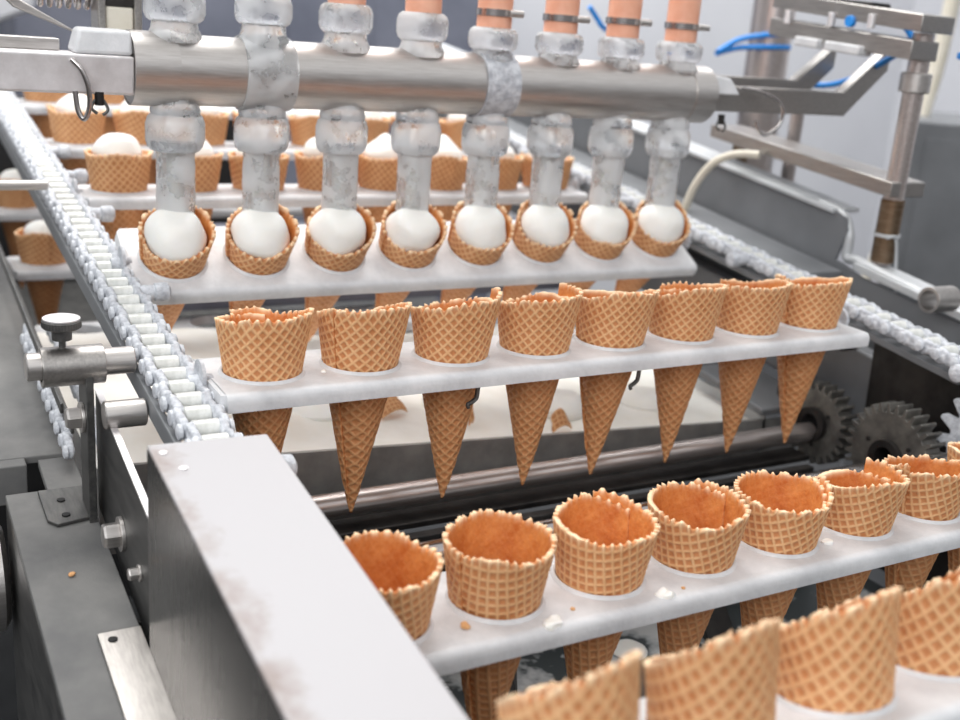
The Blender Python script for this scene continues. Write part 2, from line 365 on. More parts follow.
def make_tray(y, z, tilt, label, xoff=0.):
    global tray_src
    root = empty('cone_tray', (xoff, y, z), label, 'tray', 'perforated cone trays across the conveyor')
    if tray_src is None:
        p = tray_mesh().build('perforated_plate', M['plastic'], None, origin=(0, 0, 0)); tray_src = p.data
    else:
        p = bpy.data.objects.new('perforated_plate', tray_src); C.objects.link(p)
    p.location = (0, 0, 0); p.parent = root
    for sgn, xe in ((-1, -.036), (1, 7.5*SP)):
        mb = MB(); a = xe-sgn*.002; L = .016
        mb.lathe([(0, .0055), (.004, .006), (.010, .0058), (L, .005)], (xoff+a, y, z-.004), (xoff+a+sgn*L, y, z-.004), 16)
        mb.lathe([(0, .003), (.0005, .0105), (.003, .011), (.0035, .003)], (xoff+a+sgn*.006, y, z+.001), (xoff+a+sgn*.0095, y, z+.001), 24)
        mb.build('hanger_pin', M['frost'], root)
    for xc in ((.151, .2965) if y == 0 else ()):
        mb = MB()
        mb.tube([(xoff+xc+.001, y-.03, z-.010), (xoff+xc+.0005, y-.03, z-.022), (xoff+xc-.001, y-.030, z-.0255), (xoff+xc-.007, y-.032, z-.0275)], .0017, 8)
        mb.tube([(xoff+xc-.0072, y-.032, z-.0265), (xoff+xc-.0078, y-.032, z-.0285), (xoff+xc-.0068, y-.032, z-.0305)], .0015, 8)
        mb.tube([(xoff+xc+.001, y-.03, z-.010), (xoff+xc+.001, y-.03, z-.004)], .0017, 8)
        o = mb.build('wire_hook', M['dark'], root); o['label'] = 'small dark wire hook'
    root.rotation_euler = (tilt, 0, 0)
    return root
XO = {'C': -.002, 'N': -.004}
ROWS = {'A': (0., -.0035, 0.), 'B': (-.204, -.0821, .0), 'C': (.2268, .0240, math.radians(30)), 'D': (.447, .0445, .0), 'E': (.667, .063, 0.), 'F': (.887, .088, 0.), 'N': (-.388, -.046, math.radians(-11))}
def hole_pos(row, col):
    y, z, t = ROWS[row]; return Vector((col*SP+XO.get(row, 0), y, z)), t
make_tray(*ROWS['A'], 'sharp white tray in the middle, cone tips hanging free below it')
make_tray(*ROWS['B'], 'white frosted tray in front of the middle one, its cones wide open')
make_tray(*ROWS['C'], 'white tray tipped forward right under the filling nozzles', XO['C'])
make_tray(*ROWS['D'], 'white tray just behind the nozzles, filled upright cones on it')
make_tray(*ROWS['E'], 'blurred white tray two rows behind the nozzles')
make_tray(*ROWS['F'], 'farthest blurred white tray, below the square bar end')
make_tray(*ROWS['N'], 'nearest white tray at the bottom right corner, blurred', XO['N'])

ORD = ['first', 'second', 'third', 'fourth', 'fifth', 'sixth', 'seventh', 'eighth', 'ninth']
def place_cone(mesh, row, col, yawr=0, jitter=(0, 0), parent=None, dz=0):
    p, t = hole_pos(row, col)
    o = bpy.data.objects.new('waffle_cone', mesh); C.objects.link(o)
    m_ = Matrix.Translation(p+Vector((0, 0, dz))) @ Matrix.Rotation(t+jitter[0], 4, 'X') @ Matrix.Rotation(jitter[1], 4, 'Y') @ Matrix.Rotation(yawr, 4, 'Z')
    if parent is None: o.location = m_.to_translation(); o.rotation_euler = m_.to_euler()
    else: o.parent = parent; o.rotation_euler = m_.to_euler()
    return o
# middle tray: (horn, seam angle, front-high slant, tilt y)
A_spec = [(.002, 1.2, .006, .0, 'leftmost, its tip hidden'),
          (.001, 2.8, .0085, .02, 'level rim, long tip'),
          (.0085, -.75, .0075, -.01, 'flap standing up at right'),
          (.008, -.35, .0075, -.015, 'curled inner layer showing'),
          (.003, 1.9, .0075, .035, 'leaning tip'),
          (.003, .8, .0075, -.02, 'back rim just showing'),
          (.003, 1.0, .0065, .0, 'smooth round rim'),
          (.006, 2.4, .0055, .01, 'at the right tray end')]
for c, (horn, seam, sl, ty, lk) in enumerate(A_spec):
    o = place_cone(cone_mesh(100+c, h=.037, slant=sl, sdir=-PI/2+.22, horn=horn+.001, seam=seam, lat=.80, front=math.atan2(-.68, -.23-SP*c)), 'A', c, jitter=(0, ty))
    tag(o, 'empty cone %s from left in middle tray, %s' % (ORD[c], lk), 'waffle cone', 'empty cones in the middle tray')
B_spec = [(.001, 2.4, .000, 'half hidden by the steel cover'), (.002, 2.6, .0, 'its whole round mouth open'), (.003, .4, .0005, 'inner layer crossing its mouth'),
          (.002, .2, .0005, 'scalloped mouth'), (.004, -.9, .0005, 'dip in the front of its rim'), (.009, -.2, .007, 'torn rim with a low gap'),
          (.007, 2.6, .005, 'pointed flap on its rim'), (.003, 2.8, .003, 'cut by the right photo edge')]
for c, (horn, seam, sl, lk) in enumerate(B_spec):
    o = place_cone(cone_mesh(200+c, h=(.035, .036, .0355, .0345, .0325, .031, .031, .033)[c], slant=sl+.0012, sdir=(.6 if c < 5 else -PI/2), front=math.atan2(-.48, -.23-SP*c), horn=horn, seam=seam, dip=.004, lat=.10+.04*c), 'B', c, jitter=(0, R_.uniform(-.02, .02)))
    tag(o, 'open empty cone %s from left in front tray, %s' % (ORD[c], lk), 'waffle cone', 'empty cones in the front tray')
for c in range(4):
    o = place_cone(cone_mesh(300+c, h=.036, slant=.0150, sdir=-PI/2+.12, horn=.002, seam=-.9, taper=.03, lat=.62, g=.0066, front=math.atan2(-.29, -.23-SP*c)), 'N', c, jitter=(0, 0))
    tag(o, 'blurred empty waffle cone in the nearest tray, %s from the left' % ORD[c], 'waffle cone', 'empty cones in the nearest tray')

# ------------------------------------------------------------------ ice cream
def dome_mesh(seed, rad, hgt, base=-.004, peak=0., flat=.8, swirl=.0012, n=48, m_=20, lean=0.):
    rg = random.Random(seed); vs = []; fs = []; a0 = rg.uniform(0, 6)
    for j in range(m_+1):
        t = j/m_
        for i in range(n):
            a = 2*PI*i/n
            ang = t*PI*.5
            rr = rad*math.cos(ang)**.62*(.84+.16*min(1, t/.25)); z = base+(hgt-base)*math.sin(ang)**1.0
            z += peak*max(0, t-.72)/.28*max(0, t-.72)/.28
            if peak: rr *= (1-.35*max(0, t-.4)/.6*math.sin(PI*min(1, t)))
            d = noise.noise(Vector((math.cos(a)*1.3+seed, math.sin(a)*1.3, z*60)))*swirl*1.6+swirl*math.sin(a*1+t*7+a0)
            rr = max(rr+d*math.cos(ang), .0004)
            vs.append((rr*math.cos(a)+lean*t*t, rr*math.sin(a), z))
    for j in range(m_):
        for i in range(n): i2 = (i+1) % n; fs.append((j*n+i, j*n+i2, (j+1)*n+i2, (j+1)*n+i))
    fs.append(tuple(range(n-1, -1, -1))); fs.append(tuple(m_*n+i for i in range(n)))
    mb = MB().add(vs, fs); o = mb.build('ice_cream', M['ice_cream'], None, origin=(0, 0, 0))
    return o
def filled(row, c, mesh, dome, label, group, jit=(0, 0), yawr=0):
    p, t = hole_pos(row, c)
    root = empty('ice_cream_cone', p, label, 'ice cream cone', group)
    w_ = place_cone(mesh, row, c, yawr, jit, parent=root)
    dome.parent = root; dome.rotation_euler = (t+jit[0], 0, 0)
    return root
for c in range(8):
    me = cone_mesh(400+c, h=.0265, slant=.0085, sdir=.75+R_.uniform(-.15, .15), horn=.003, seam=2.4 if c < 4 else 2.0, nt=150, ns=56, taper=.13)
    d = dome_mesh(c+3, .0266, .044+.002*R_.random(), base=.013, swirl=.0013)
    d.location = (-.0012, 0, 0)
    filled('C', c, me, d, 'vanilla ice cream cone being filled under the %s nozzle from the left' % ORD[c], 'cones under the nozzles')
Dm = [cone_mesh(500+k, h=.035, slant=.001, horn=.003, seam=k*2., nt=120, ns=48) for k in range(3)]
for c in range(8):
    d = dome_mesh(40+c, .0245, .056, base=.028, peak=.006 if c not in (0, 3) else 0)
    filled('D', c, Dm[c % 3], d, 'filled ice cream cone in the tray just behind the nozzles, %s from the left' % ORD[c], 'filled cones behind the nozzles')
for c in range(8):
    d = dome_mesh(60+c, .0240, .055, base=.028, peak=0 if c % 2 else .003)
    filled('E', c, Dm[(c+1) % 3], d, 'blurred ice cream cone two trays behind the nozzles, %s from the left' % ORD[c], 'filled cones two trays back')
for c in range(3):
    d = dome_mesh(80+c, .0235, .048, base=.028)
    filled('F', c, Dm[c % 3], d, 'farthest ice cream cone behind the square bar, %s from the left' % ORD[c], 'farthest filled cones')

# lower return run seen on the left beneath the chain guide
def lower_tray(y, z, label, cols, labs, dx=-.037):
    root = empty('cone_tray', (-.072, y, z), label, 'tray', 'trays of the lower run')
    mb = tray_mesh(6); mb.v = [v+Vector((dx, y, z)) for v in mb.v]
    mb.build('perforated_plate', M['plastic'], root)
    ROWS['L'] = (y, z, 0)
    for c, lb in zip(cols, labs):
        o = filled('L', c, Dm[(c+2) % 3], dome_mesh(90+c, .023, .050, base=.026), lb, 'cones on the lower run'); o.location.x += dx
lower_tray(.48, -.110, 'empty lower white tray glimpsed left of the chain guide above the knob clamp', (), ())
lower_tray(.70, -.084, 'lower white tray left of the chain guide carrying one visible cone', (0,), ('ice cream cone on the lower run left of the slanting chain guide',))
lower_tray(.92, -.056, 'shaded lower far tray under the thin steel rod', (0,), ('shaded ice cream cone on the lower run just under the thin steel rod',))

# ------------------------------------------------------------------ chains
PITCH_C = .0195
def chain_path():
    pts = []; y = 1.2
    while y > -.14: pts.append((y, S(y, -.010))); y -= .002
    cy, cz, rr = -.145, -.0925, .066
    for k in range(1, 40):
        a = PI/2+math.radians(6)+k*math.radians(2.0)
        pts.append((cy+rr*math.cos(a), cz+rr*math.sin(a)))
    y0, z0 = pts[-1]
    for k in range(1, 60):
        t = k/60; pts.append((y0-t*.32, z0+(-.065-z0)*(3*t*t-2*t**3)))
    out = []; acc = 0; last = pts[0]; out.append(last)
    for p in pts[1:]:
        d = math.hypot(p[0]-last[0], p[1]-last[1])
        while acc+d >= PITCH_C:
            t = (PITCH_C-acc)/d; last = (last[0]+(p[0]-last[0])*t, last[1]+(p[1]-last[1])*t); out.append(last)
            d = math.hypot(p[0]-last[0], p[1]-last[1]); acc = 0
        acc += d; last = p
    return out
def lumpy(cx, cy, cz, ax, ay, az, seed, amp=.0013, n=20, m_=10, ex=.6):
    vs = []; fs = []
    sg = lambda v, e: math.copysign(abs(v)**e, v)
    for j in range(m_+1):
        la = -PI/2+PI*j/m_
        for i in range(n):
            lo = 2*PI*i/n
            x = ax*sg(math.sin(la), ex); y = ay*sg(math.cos(la), ex)*sg(math.cos(lo), .75); z = az*sg(math.cos(la), ex)*sg(math.sin(lo), .9)
            if True: z *= 1-.36*math.exp(-(y/(ay*.36))**2)
            d = noise.noise(Vector((x*220+seed, y*220, z*220)))*amp
            k = 1+d/max(.003, math.sqrt(x*x+y*y+z*z))
            vs.append((cx+x*k, cy+y*k, cz+z*k))
    for j in range(m_):
        for i in range(n): i2 = (i+1) % n; fs.append((j*n+i, j*n+i2, (j+1)*n+i2, (j+1)*n+i))
    fs.append(tuple(range(n-1, -1, -1))); fs.append(tuple(m_*n+i for i in range(n)))
    return vs, fs
def link_meshes(w=.0145):
    out = []
    for k in range(4):
        mb = MB(); dx = w-.0022 if k % 2 == 0 else w-.0045
        for sg in (-1, 1): mb.add(*lumpy(sg*dx, PITCH_C/2, 0, .0033, .0130, .0080, k*9.1+sg, amp=.0022))
        for sg in (-1, 1):
            if k % 2 == 0:
                for yy in (0, PITCH_C): mb.lathe([(0, .003), (.0008, .0052), (.0030, .0050), (.0038, .003)], (sg*(dx+.0015), yy, 0), (sg*(dx+.0045), yy, 0), 12)
        o = mb.build('chain_link', M['frost'], None, origin=(0, 0, 0)); lk = o.data; C.objects.unlink(o)
        mb = MB(); mb.lathe([(0, .005), (.0008, .0062), (2*w-.0128, .0062), (2*w-.012, .005)], (-w+.006, 0, 0), (w-.006, 0, 0), 20)
        o = mb.build('chain_roller', M['rollerm'], None, origin=(0, 0, 0)); rl = o.data; C.objects.unlink(o)
        out.append((lk, rl))
    return out
LM = link_meshes(); LP = chain_path()
def chain(X, label, side):
    up = .004 if side > 0 else 0
    root = empty('roller_chain', (X, 0, -.02+up), label, 'chain', 'frosted conveyor chains')
    for k in range(len(LP)-1):
        (y0, z0), (y1, z1) = LP[k+1], LP[k]
        lk, rl = LM[k % 4]
        o = bpy.data.objects.new('chain_link', lk); C.objects.link(o); o.parent = root
        o.location = (0, y0, z0+.02); o.rotation_euler = (math.atan2(z1-z0, y1-y0), 0, 0)
        q = bpy.data.objects.new('chain_roller', rl); C.objects.link(q); q.parent = o
        q['label'] = 'smooth roller between the link plates'
    for (yy) in (.173, .044-.16, .38, .51, .28, .61):
        mb = MB(); z = S(yy, -.010)+up
        a = X-side*.012; b = X-side*.037
        mb.lathe([(0, .0045), (.004, .0062), (.012, .0058), (.013, .0072), (.018, .0078), (.023, .0074), (.025, .004)], (a, yy, z), (b, yy, z), 18)
        mb.build('guide_roller', M['frost'], root)
    return root
chain(-.055, 'white frosted roller chain running diagonally up the left side', -1)
chain(.600, 'white frosted roller chain running along the right side', 1)

# rime lumps stuck on top of links is part of the link mesh; sprocket at right
def gear(center, r_in, r_out, width, nteeth, name, mat, label, cat, axis_r=.012, hub=None, tw=.5, top=.28):
    cx, cy, cz = center; root = empty(name, (cx, cy, cz-r_out), label, cat)
    poly = []
    for i in range(nteeth):
        a0 = 2*PI*i/nteeth; w_ = 2*PI/nteeth
        for da, rr in ((-.5*tw-.02, r_in), (-top*.5, r_out-.0006), (-top*.35, r_out), (top*.35, r_out), (top*.5, r_out-.0006), (.5*tw+.02, r_in)):
            a = a0+da*w_; poly.append((rr*math.cos(a), rr*math.sin(a)))
    n = len(poly); mb = MB(); vs = []
    for x in (-width/2, width/2):
        vs += [(cx+x, cy+p[0], cz+p[1]) for p in poly]
    for x in (-width/2, width/2):
        vs += [(cx+x, cy+p[0]/math.hypot(*p)*axis_r, cz+p[1]/math.hypot(*p)*axis_r) for p in poly]
    fs = []
    for i in range(n):
        j = (i+1) % n
        fs += [(i, j, n+j, n+i), (2*n+i, 3*n+i, 3*n+j, 2*n+j), (i, 2*n+i, 2*n+j, j), (n+i, n+j, 3*n+j, 3*n+i)]
    mb.add(vs, fs); mb.build('toothed_ring', mat, root, bevel=.0004)
    h = MB(); h.pipe((cx-width/2-.006, cy, cz), (cx+width/2+.004, cy, cz), axis_r*1.45, axis_r*.9); h.build('hub', M['black'], root)
    for k in range(3):
        a = k*2.1+.4; b_ = MB(); b_.cyl((cx-width/2-.0015, cy+r_in*.62*math.cos(a), cz+r_in*.62*math.sin(a)), (cx-width/2+.002, cy+r_in*.62*math.cos(a), cz+r_in*.62*math.sin(a)), .0022, n=12); b_.build('set_screw', M['black'], root)
    return root
gear((.605, -.148, -.0925), .052, .0665, .008, 20, 'sprocket', M['frost'], 'white frosted sprocket teeth under the right chain at the photo edge', 'sprocket', tw=.62, top=.2)
gear((.602, .050, -.128), .0345, .0420, .018, 26, 'spur_gear', M['gear'], 'dark spur gear on the end of the long shaft below the middle tray', 'gear')
gear((.582, -.060, -.119), .0420, .0505, .020, 32, 'spur_gear', M['gear'], 'larger dark spur gear nearer the right edge, beside the other gear', 'gear')

# ------------------------------------------------------------------ left side frame
rail = empty('frame_rail', (-.128, 0, -.13), 'wide dull grey steel rail at the lower left', 'machine rail')
mb = MB(); k = .115
mb.prism([(-.1545, -.5, S(-.5, -.12)), (-.101, -.5, S(-.5, -.12)), (-.101, .135, S(.135, -.12)), (-.1545+.028, .135, S(.135, -.12)), (-.1545+.028, .09, S(.09, -.12)), (-.1545, .09, S(.09, -.12))], (0, 0, -.006))
mb.build('top_flange', M['slate'], rail, bevel=.0008)
mb = MB(); mb.box(-.1545, -.1505, -.5, .09, -.30, -.126, k); mb.build('outer_web', M['dark'], rail)
sh = empty('guard_sheet', (-.2, .5, -.12), 'large flat grey steel sheet at the left photo edge', 'machine guard')
mb = MB(); mb.prism([(-.50, .14, S(.14, -.1195)), (-.1005, .14, S(.14, -.1195)), (-.098, .5, S(.5, -.1195)), (-.098, 1.1, S(1.1, -.1195)), (-.50, 1.1, S(1.1, -.1195))], (0, 0, -.006))
mb.build('flat_sheet', M['slate'], sh, bevel=.001)
mb = MB(); mb.box(-.50, -.135, .128, .1395, -.150, -.1195, k); mb.build('front_lip', M['slate'], sh, bevel=.001)
# motor drum in the gap left of the rail
dr = empty('steel_drum', (-.20, .03, -.26), 'shiny rounded steel drum in the gap left of the rail', 'drum')
mb = MB(); mb.lathe([(0, .03), (.004, .040), (.10, .040), (.104, .034)], (-.262, .085, -.168), (-.152, .085, -.168), 40); mb.build('drum_shell', M['steel'], dr)
mb = MB(); mb.lathe([(0, .010), (.012, .010), (.013, .006)], (-.175, .078, -.135), (-.150, .078, -.135), 20); mb.build('drum_cap', M['rust'], dr)
# L foot and vertical bracket with clamp
br = empty('clamp_bracket', (-.118, .06, -.118), 'dark upright bracket with a two-hole foot carrying the knob clamp', 'bracket')
mb = MB(); mb.prism([(-.1335, .045, S(.045, -.1195)), (-.128, .038, S(.038, -.1195)), (-.104, .042, S(.042, -.1195)), (-.104, .085, S(.085, -.1195)), (-.134, .085, S(.085, -.1195))], (0, 0, .0025))
mb.build('foot', M['dark'], br, bevel=.0005)
mb = MB(); mb.box(-.107, -.102, .038, .066, -.122, -.008, 0); mb.build('upright', M['dark'], br, bevel=.0005)
for yy in (.048, .068):
    mb = MB(); mb.cyl((-.121, yy, S(yy, -.1170)), (-.121, yy, S(yy, -.1162)), .0028, n=20); o = mb.build('bolt_hole', M['void'], br); o['label'] = 'round black hole in the foot'
def hexbolt(p, ax, r0, hh, parent, mat, wr=1.35):
    p = Vector(p); ax = Vector(ax)
    m1 = MB(); m1.lathe([(0, r0*wr), (hh*.25, r0*wr)], p, p+ax, 28); w_ = m1.build('washer', M['steel'], parent, bevel=.0003)
    m2 = MB(); q = p+ax*hh*.25; m2.lathe([(0, r0), (hh*.85, r0), (hh, r0*.86)], q, q+ax, 6); m2.build('bolt_head', mat, parent, smooth=False, bevel=.0003)
hexbolt((-.107, .052, -.043), (-1, 0, 0), .0078, .009, br, M['steel'])
cl = empty('knob_clamp', (-.113, .05, -.02), 'steel clamp sleeve with a round knurled knob at left', 'clamp')
mb = MB(); mb.pipe((-.1330, .05, -.005), (-.0935, .05, -.005), .0132, .0098, 40); mb.build('sleeve', M['steel_y'], cl, bevel=.0004)
mb = MB()
mb.lathe([(0, .0022), (.006, .0022), (.006, .0062), (.0125, .0066), (.0135, .0045)], (-.1190, .05, .0075), (-.1190, .05, 1), 28); mb.build('knob_stem', M['dark'], cl)
poly = []
n = 80
mb = MB(); vs = []; fs = []
pr = [(.0, .009), (.0008, .0112), (.0018, .0122), (.0058, .0122), (.0068, .0113), (.0070, .0)]
for j, (t, rr) in enumerate(pr):
    for i in range(n):
        q = rr*(1+(.03 if (i % 2 and 1 < j < 4) else 0)); a = 2*PI*i/n; vs.append((-.1190+q*math.cos(a), .05+q*math.sin(a), .0205+t))
for j in range(len(pr)-1):
    for i in range(n): i2 = (i+1) % n; fs.append((j*n+i, j*n+i2, (j+1)*n+i2, (j+1)*n+i))
fs.append(tuple(range(n-1, -1, -1)))
mb.add(vs, fs); kb = mb.build('knob', M['dark'], cl)
mb = MB(); mb.cyl((-.1190, .05, .0272), (-.1190, .05, .0282), .0117, n=40); o = mb.build('knob_face', M['bright'], kb); o.location = (0, 0, 0)
rod = MB(); rod.cyl((-.142, .05, -.004), (-.0735, .05, -.004), .0092); tag(rod.build('cross_rod', M['steel'], None), 'steel rod passing through the knob clamp', 'rod')
rod = MB(); rod.cyl((-.1000, .018, -.0305), (-.0735, .018, -.0305), .0092); tag(rod.build('cross_rod', M['steel'], None), 'short steel shaft just below the clamp, ending at the left chain guide', 'rod')
rod = MB(); rod.cyl((-.40, .40, .0575), (-.0735, .40, .0575), .0045); tag(rod.build('cross_rod', M['steel'], None), 'thin bright rod at the left photo edge ending at the chain guide', 'rod')
# inner side plate with bolts
sp_ = empty('side_plate', (-.095, 0, -.13), 'dark upright side plate with bright top edge beside the cover', 'side plate')
mb = MB(); mb.prism([(-.0965, .064, -.0285), (-.0965, -.20, -.075), (-.0965, -.20, -.16), (-.0965, .064, -.115)], (.0035, 0, 0)); mb.build('plate', M['dark'], sp_)
mb = MB(); mb.prism([(-.0968, .064, -.0283), (-.0968, -.20, -.0748), (-.0968, -.20, -.0763), (-.0968, .064, -.0298)], (.0042, 0, 0)); o = mb.build('top_edge', M['bright'], sp_); o['label'] = 'bright top edge'  # strip of lighter steel along the plate's top edge
hexbolt((-.0965, -.016, -.100), (-1, 0, 0), .0085, .010, sp_, M['steel'])
hexbolt((-.0965, -.066, -.103), (-1, 0, 0), .004, .006, sp_, M['steel'])
# cover box
cv = empty('chain_cover', (-.068, -.25, -.14), 'big steel cover box with pale stained flat top in the lower foreground', 'cover')
mb = MB(); mb.v = []
X0, X1 = -.1015, -.0345
mb.prism([(X0, -.110, S(-.11, .011)), (X0, -.56, S(-.56, .011)), (X1, -.56, S(-.56, .011)), (X1, -.113, S(-.113, .011))], (0, 0, -.003))
o = mb.build('top_plate', M['cover'], None, bevel=.0008, origin=(X0, -.3, S(-.3, .008)))
o.parent = cv; o.location = Vector((X0, -.3, S(-.3, .008)))-cv.location
mb = MB(); mb.box(X0, X0+.003, -.56, -.110, -.128, .008, k); mb.build('side_panel', M['gloss'], cv)
mb = MB(); mb.box(X1-.003, X1, -.56, -.113, -.020, .008, k); mb.build('side_panel', M['dark'], cv)
for yy, xx in ((-.121, X0+.006), (-.140, X0+.012)):
    mb = MB(); mb.lathe([(0, .0026), (.0006, .0024), (.0011, .0012)], (xx, yy, S(yy, .011)), (xx, yy, 1), 16); mb.build('rivet', M['bright'], cv)
lb = empty('angle_bracket', (-.115, -.1, -.13), 'light flat steel bracket with slotted holes at the foot of the cover', 'bracket')
mb = MB(); mb.box(-.1265, -.1012, -.40, -.086, -.1195, -.1170, k); mb.build('foot', M['steel_y'], lb, bevel=.0004)
for px_, py_ in ((-.119, -.094),):
    mb = MB(); mb.cyl((px_, py_, S(py_, -.1170)), (px_, py_, S(py_, -.1165)), .0028, n=16); mb.build('bolt_hole', M['void'], lb)
# chain guides
def guide(xa, xb, label):
    g_ = MB(); g_.box(xa, xb, -.10, 1.25, (-.034 if xa < 0 else -.026), -.0195, k)
    return tag(g_.build('chain_guide', M['panel'], None, bevel=.001), label, 'guide bar', 'chain guide bars')
guide(-.0725, -.0675, 'grey guide bar under the outer edge of the left chain')
guide(.592, .608, 'grey guide bar under the right chain')
# lower run chain and rails at far left
lc = empty('roller_chain', (-.094, .2, -.09), 'shaded lower chain at the far left, below the knob clamp', 'chain')
for kk in range(12):
    yy = .115+kk*PITCH_C
    o = bpy.data.objects.new('chain_link', LM[kk % 4][0]); C.objects.link(o); o.parent = lc; o.location = (-.0, yy-.2, S(yy, -.106)+.09); o.rotation_euler = (.115, 0, 0)
for xx, zz, nm in ((-.110, -.075, 'thin grey rail at the far left edge, beside the flat sheet'), (-.103, -.092, 'thin lower rail between the far left sheet and the shaded chain')):
    mb = MB(); mb.box(xx, xx+.0025, .13, 1.0, zz-.008, zz, k); tag(mb.build('guide_rail', M['dark'], None, bevel=.0006), nm, 'rail', 'thin rails at the far left')

# ------------------------------------------------------------------ basin, shafts, machine floor
bs = empty('drip_basin', (.28, .25, -.19), 'steel catch basin full of spilled white cream under the trays', 'basin')
def bz(x): return -.1085-.057*(x-.058)
mb = MB(); mb.hexa([(-.09, .096, -.172), (.62, .096, -.182), (.62, .100, -.182), (-.09, .100, -.172), (-.09, .096, bz(-.09)), (.62, .096, bz(.62)), (.62, .100, bz(.62)), (-.09, .100, bz(-.09))]); mb.build('front_wall', M['wallsteel'], bs)
mb = MB(); nx, ny = 70, 40; vs = []; fs = []
for j in range(ny):
    for i in range(nx):
        x = -.09+.66*i/(nx-1); y = .100+.36*j/(ny-1)
        z = bz(x)-.0035+noise.noise(Vector((x*14, y*14, 3)))*.005+noise.noise(Vector((x*40, y*40, 7)))*.0015+.02*max(0, (y-.3))
        vs.append((x, y, z))
for j in range(ny-1):
    for i in range(nx-1): a = j*nx+i; fs.append((a, a+1, a+nx+1, a+nx))
mb.add(vs, fs); mb.build('cream_pool', M['pool'], bs)
mb = MB(); mb.hexa([(.57, .096, -.182), (.574, .096, -.182), (.574, .46, -.182), (.57, .46, -.182), (.57, .096, -.128), (.574, .096, -.128), (.574, .46, -.128), (.57, .46, -.128)]); mb.build('end_wall', M['galv'], bs)
for (x, y, rr, hh) in ((.36, .16, .028, .018), (.25, .2, .022, .012), (.47, .17, .03, .012), (.12, .2, .03, .010)):
    d = dome_mesh(int(x*100), rr, hh, base=-.004); d.location = (x, y, bz(x)-.001); d.name = 'ice_cream_lump'
    tag(d, 'soft white lump of dropped ice cream in the basin %s' % {.36: 'right of the second wire hook', .25: 'near its middle', .47: 'toward its right end', .12: 'toward its left end'}[x], 'ice cream', 'dropped ice cream lumps')
def shard(x, y, z, w_, h_, rot, lab, curve=.5):
    n1, n2 = 26, 26; vs = []; fs = []; g = .0047; uvs = []
    for j in range(n2):
        for i in range(n1):
            a = (i/(n1-1)-.5); b_ = j/(n2-1)
            ww = w_*(1-.35*b_*b_+.05*math.sin(b_*9)); X_ = a*ww; Y_ = b_*h_
            rd = max(max(0, 1-abs(X_/g-round(X_/g))/.26), max(0, 1-abs(Y_/g-round(Y_/g))/.26))
            vs.append((X_, Y_*.8, curve*.012*(1-4*a*a)+.0007*rd+b_*.010)); uvs.append((X_/g, Y_/g))
    m0 = len(vs); vs += [(a, b_, c_-.002) for a, b_, c_ in vs]; uvs += uvs
    for j in range(n2-1):
        for i in range(n1-1): a = j*n1+i; fs += [(a, a+1, a+n1+1, a+n1), (m0+a, m0+a+n1, m0+a+n1+1, m0+a+1)]
    for i in range(n1-1): fs += [(i, m0+i, m0+i+1, i+1), ((n2-1)*n1+i, (n2-1)*n1+i+1, m0+(n2-1)*n1+i+1, m0+(n2-1)*n1+i)]
    for j in range(n2-1): fs += [(j*n1, j*n1+n1, m0+j*n1+n1, m0+j*n1), (j*n1+n1-1, m0+j*n1+n1-1, m0+j*n1+2*n1-1, j*n1+2*n1-1)]
    me = bpy.data.meshes.new('waffle_shard'); me.from_pydata(vs, [], fs); uvl = me.uv_layers.new(name='lattice')
    for l in me.loops: uvl.data[l.index].uv = uvs[l.vertex_index]
    me.polygons.foreach_set('use_smooth', [True]*len(me.polygons)); me.materials.append(M['waffle'])
    o = bpy.data.objects.new('waffle_shard', me); C.objects.link(o); o.location = (x, y, z); o.rotation_euler = rot
    return tag(o, lab, 'waffle piece', 'broken waffle pieces in the basin')
shard(.182, .165, bz(.182)+.002, .030, .036, (.35, 0, .3), 'rounded broken waffle piece in the cream beside the second cone tip')
shard(.245, .135, bz(.245), .012, .008, (.3, .2, .8), 'small dark waffle chip in the cream near the third cone tip')
shard(.328, .108, bz(.328)-.001, .022, .016, (.3, 0, .1), 'squarish waffle piece lying against the basin wall')
shard(.318, .15, bz(.318)+.001, .008, .010, (.3, 0, 1), 'tiny waffle chip above the squarish waffle piece', 1)
def shaft(y, z, r0, x0, x1, lab, mat='chrome'):
    mb = MB(); mb.cyl((x0, y, z), (x1, y, z), r0, n=40); return tag(mb.build('drive_shaft', M[mat], None), lab, 'shaft', 'long drive shafts below the trays')
shaft(.052, -.137, .0095, -.03, .592, 'long shiny shaft below the middle tray ending at the gears', 'shaftm')
shaft(-.066, -.127, .0095, .05, .571, 'second long shaft just behind the open front cones')
mb = MB(); mb.box(-.03, .578, .034, .060, -.160, -.1545); tag(mb.build('shaft_tray', M['black'], None, bevel=.001), 'dark steel strip running under the long shiny shaft', 'steel strip')
mb = MB(); mb.box(-.03, .56, .010, .020, -.20, -.155); tag(mb.build('cross_beam', M['black'], None, bevel=.001), 'black beam under the long shiny shaft', 'beam')
for xx in (.16, .38):
    mb = MB(); mb.hexa([(xx, -.10, -.30), (xx+.03, -.10, -.30), (xx+.05, .02, -.30), (xx+.02, .02, -.30), (xx-.02, -.10, -.26), (xx+.01, -.10, -.26), (xx+.05, .02, -.20), (xx+.02, .02, -.20)]); tag(mb.build('brace', M['black'], None, bevel=.001), 'dark brace in the gap behind the open front cones, %s one' % ('left' if xx < .2 else 'right'), 'brace', 'dark braces')
fl = MB(); fl.box(-2.2, 3.5, -1.6, 2.6, -.92, -.90); struct(fl.build('floor', M['floor'], None))
pan = MB(); pan.box(-.095, .60, -.50, .02, -.262, -.255); tag(pan.build('drip_pan', M['splash'], None, bevel=.001), 'dark steel pan spattered with white cream below the front trays', 'pan')
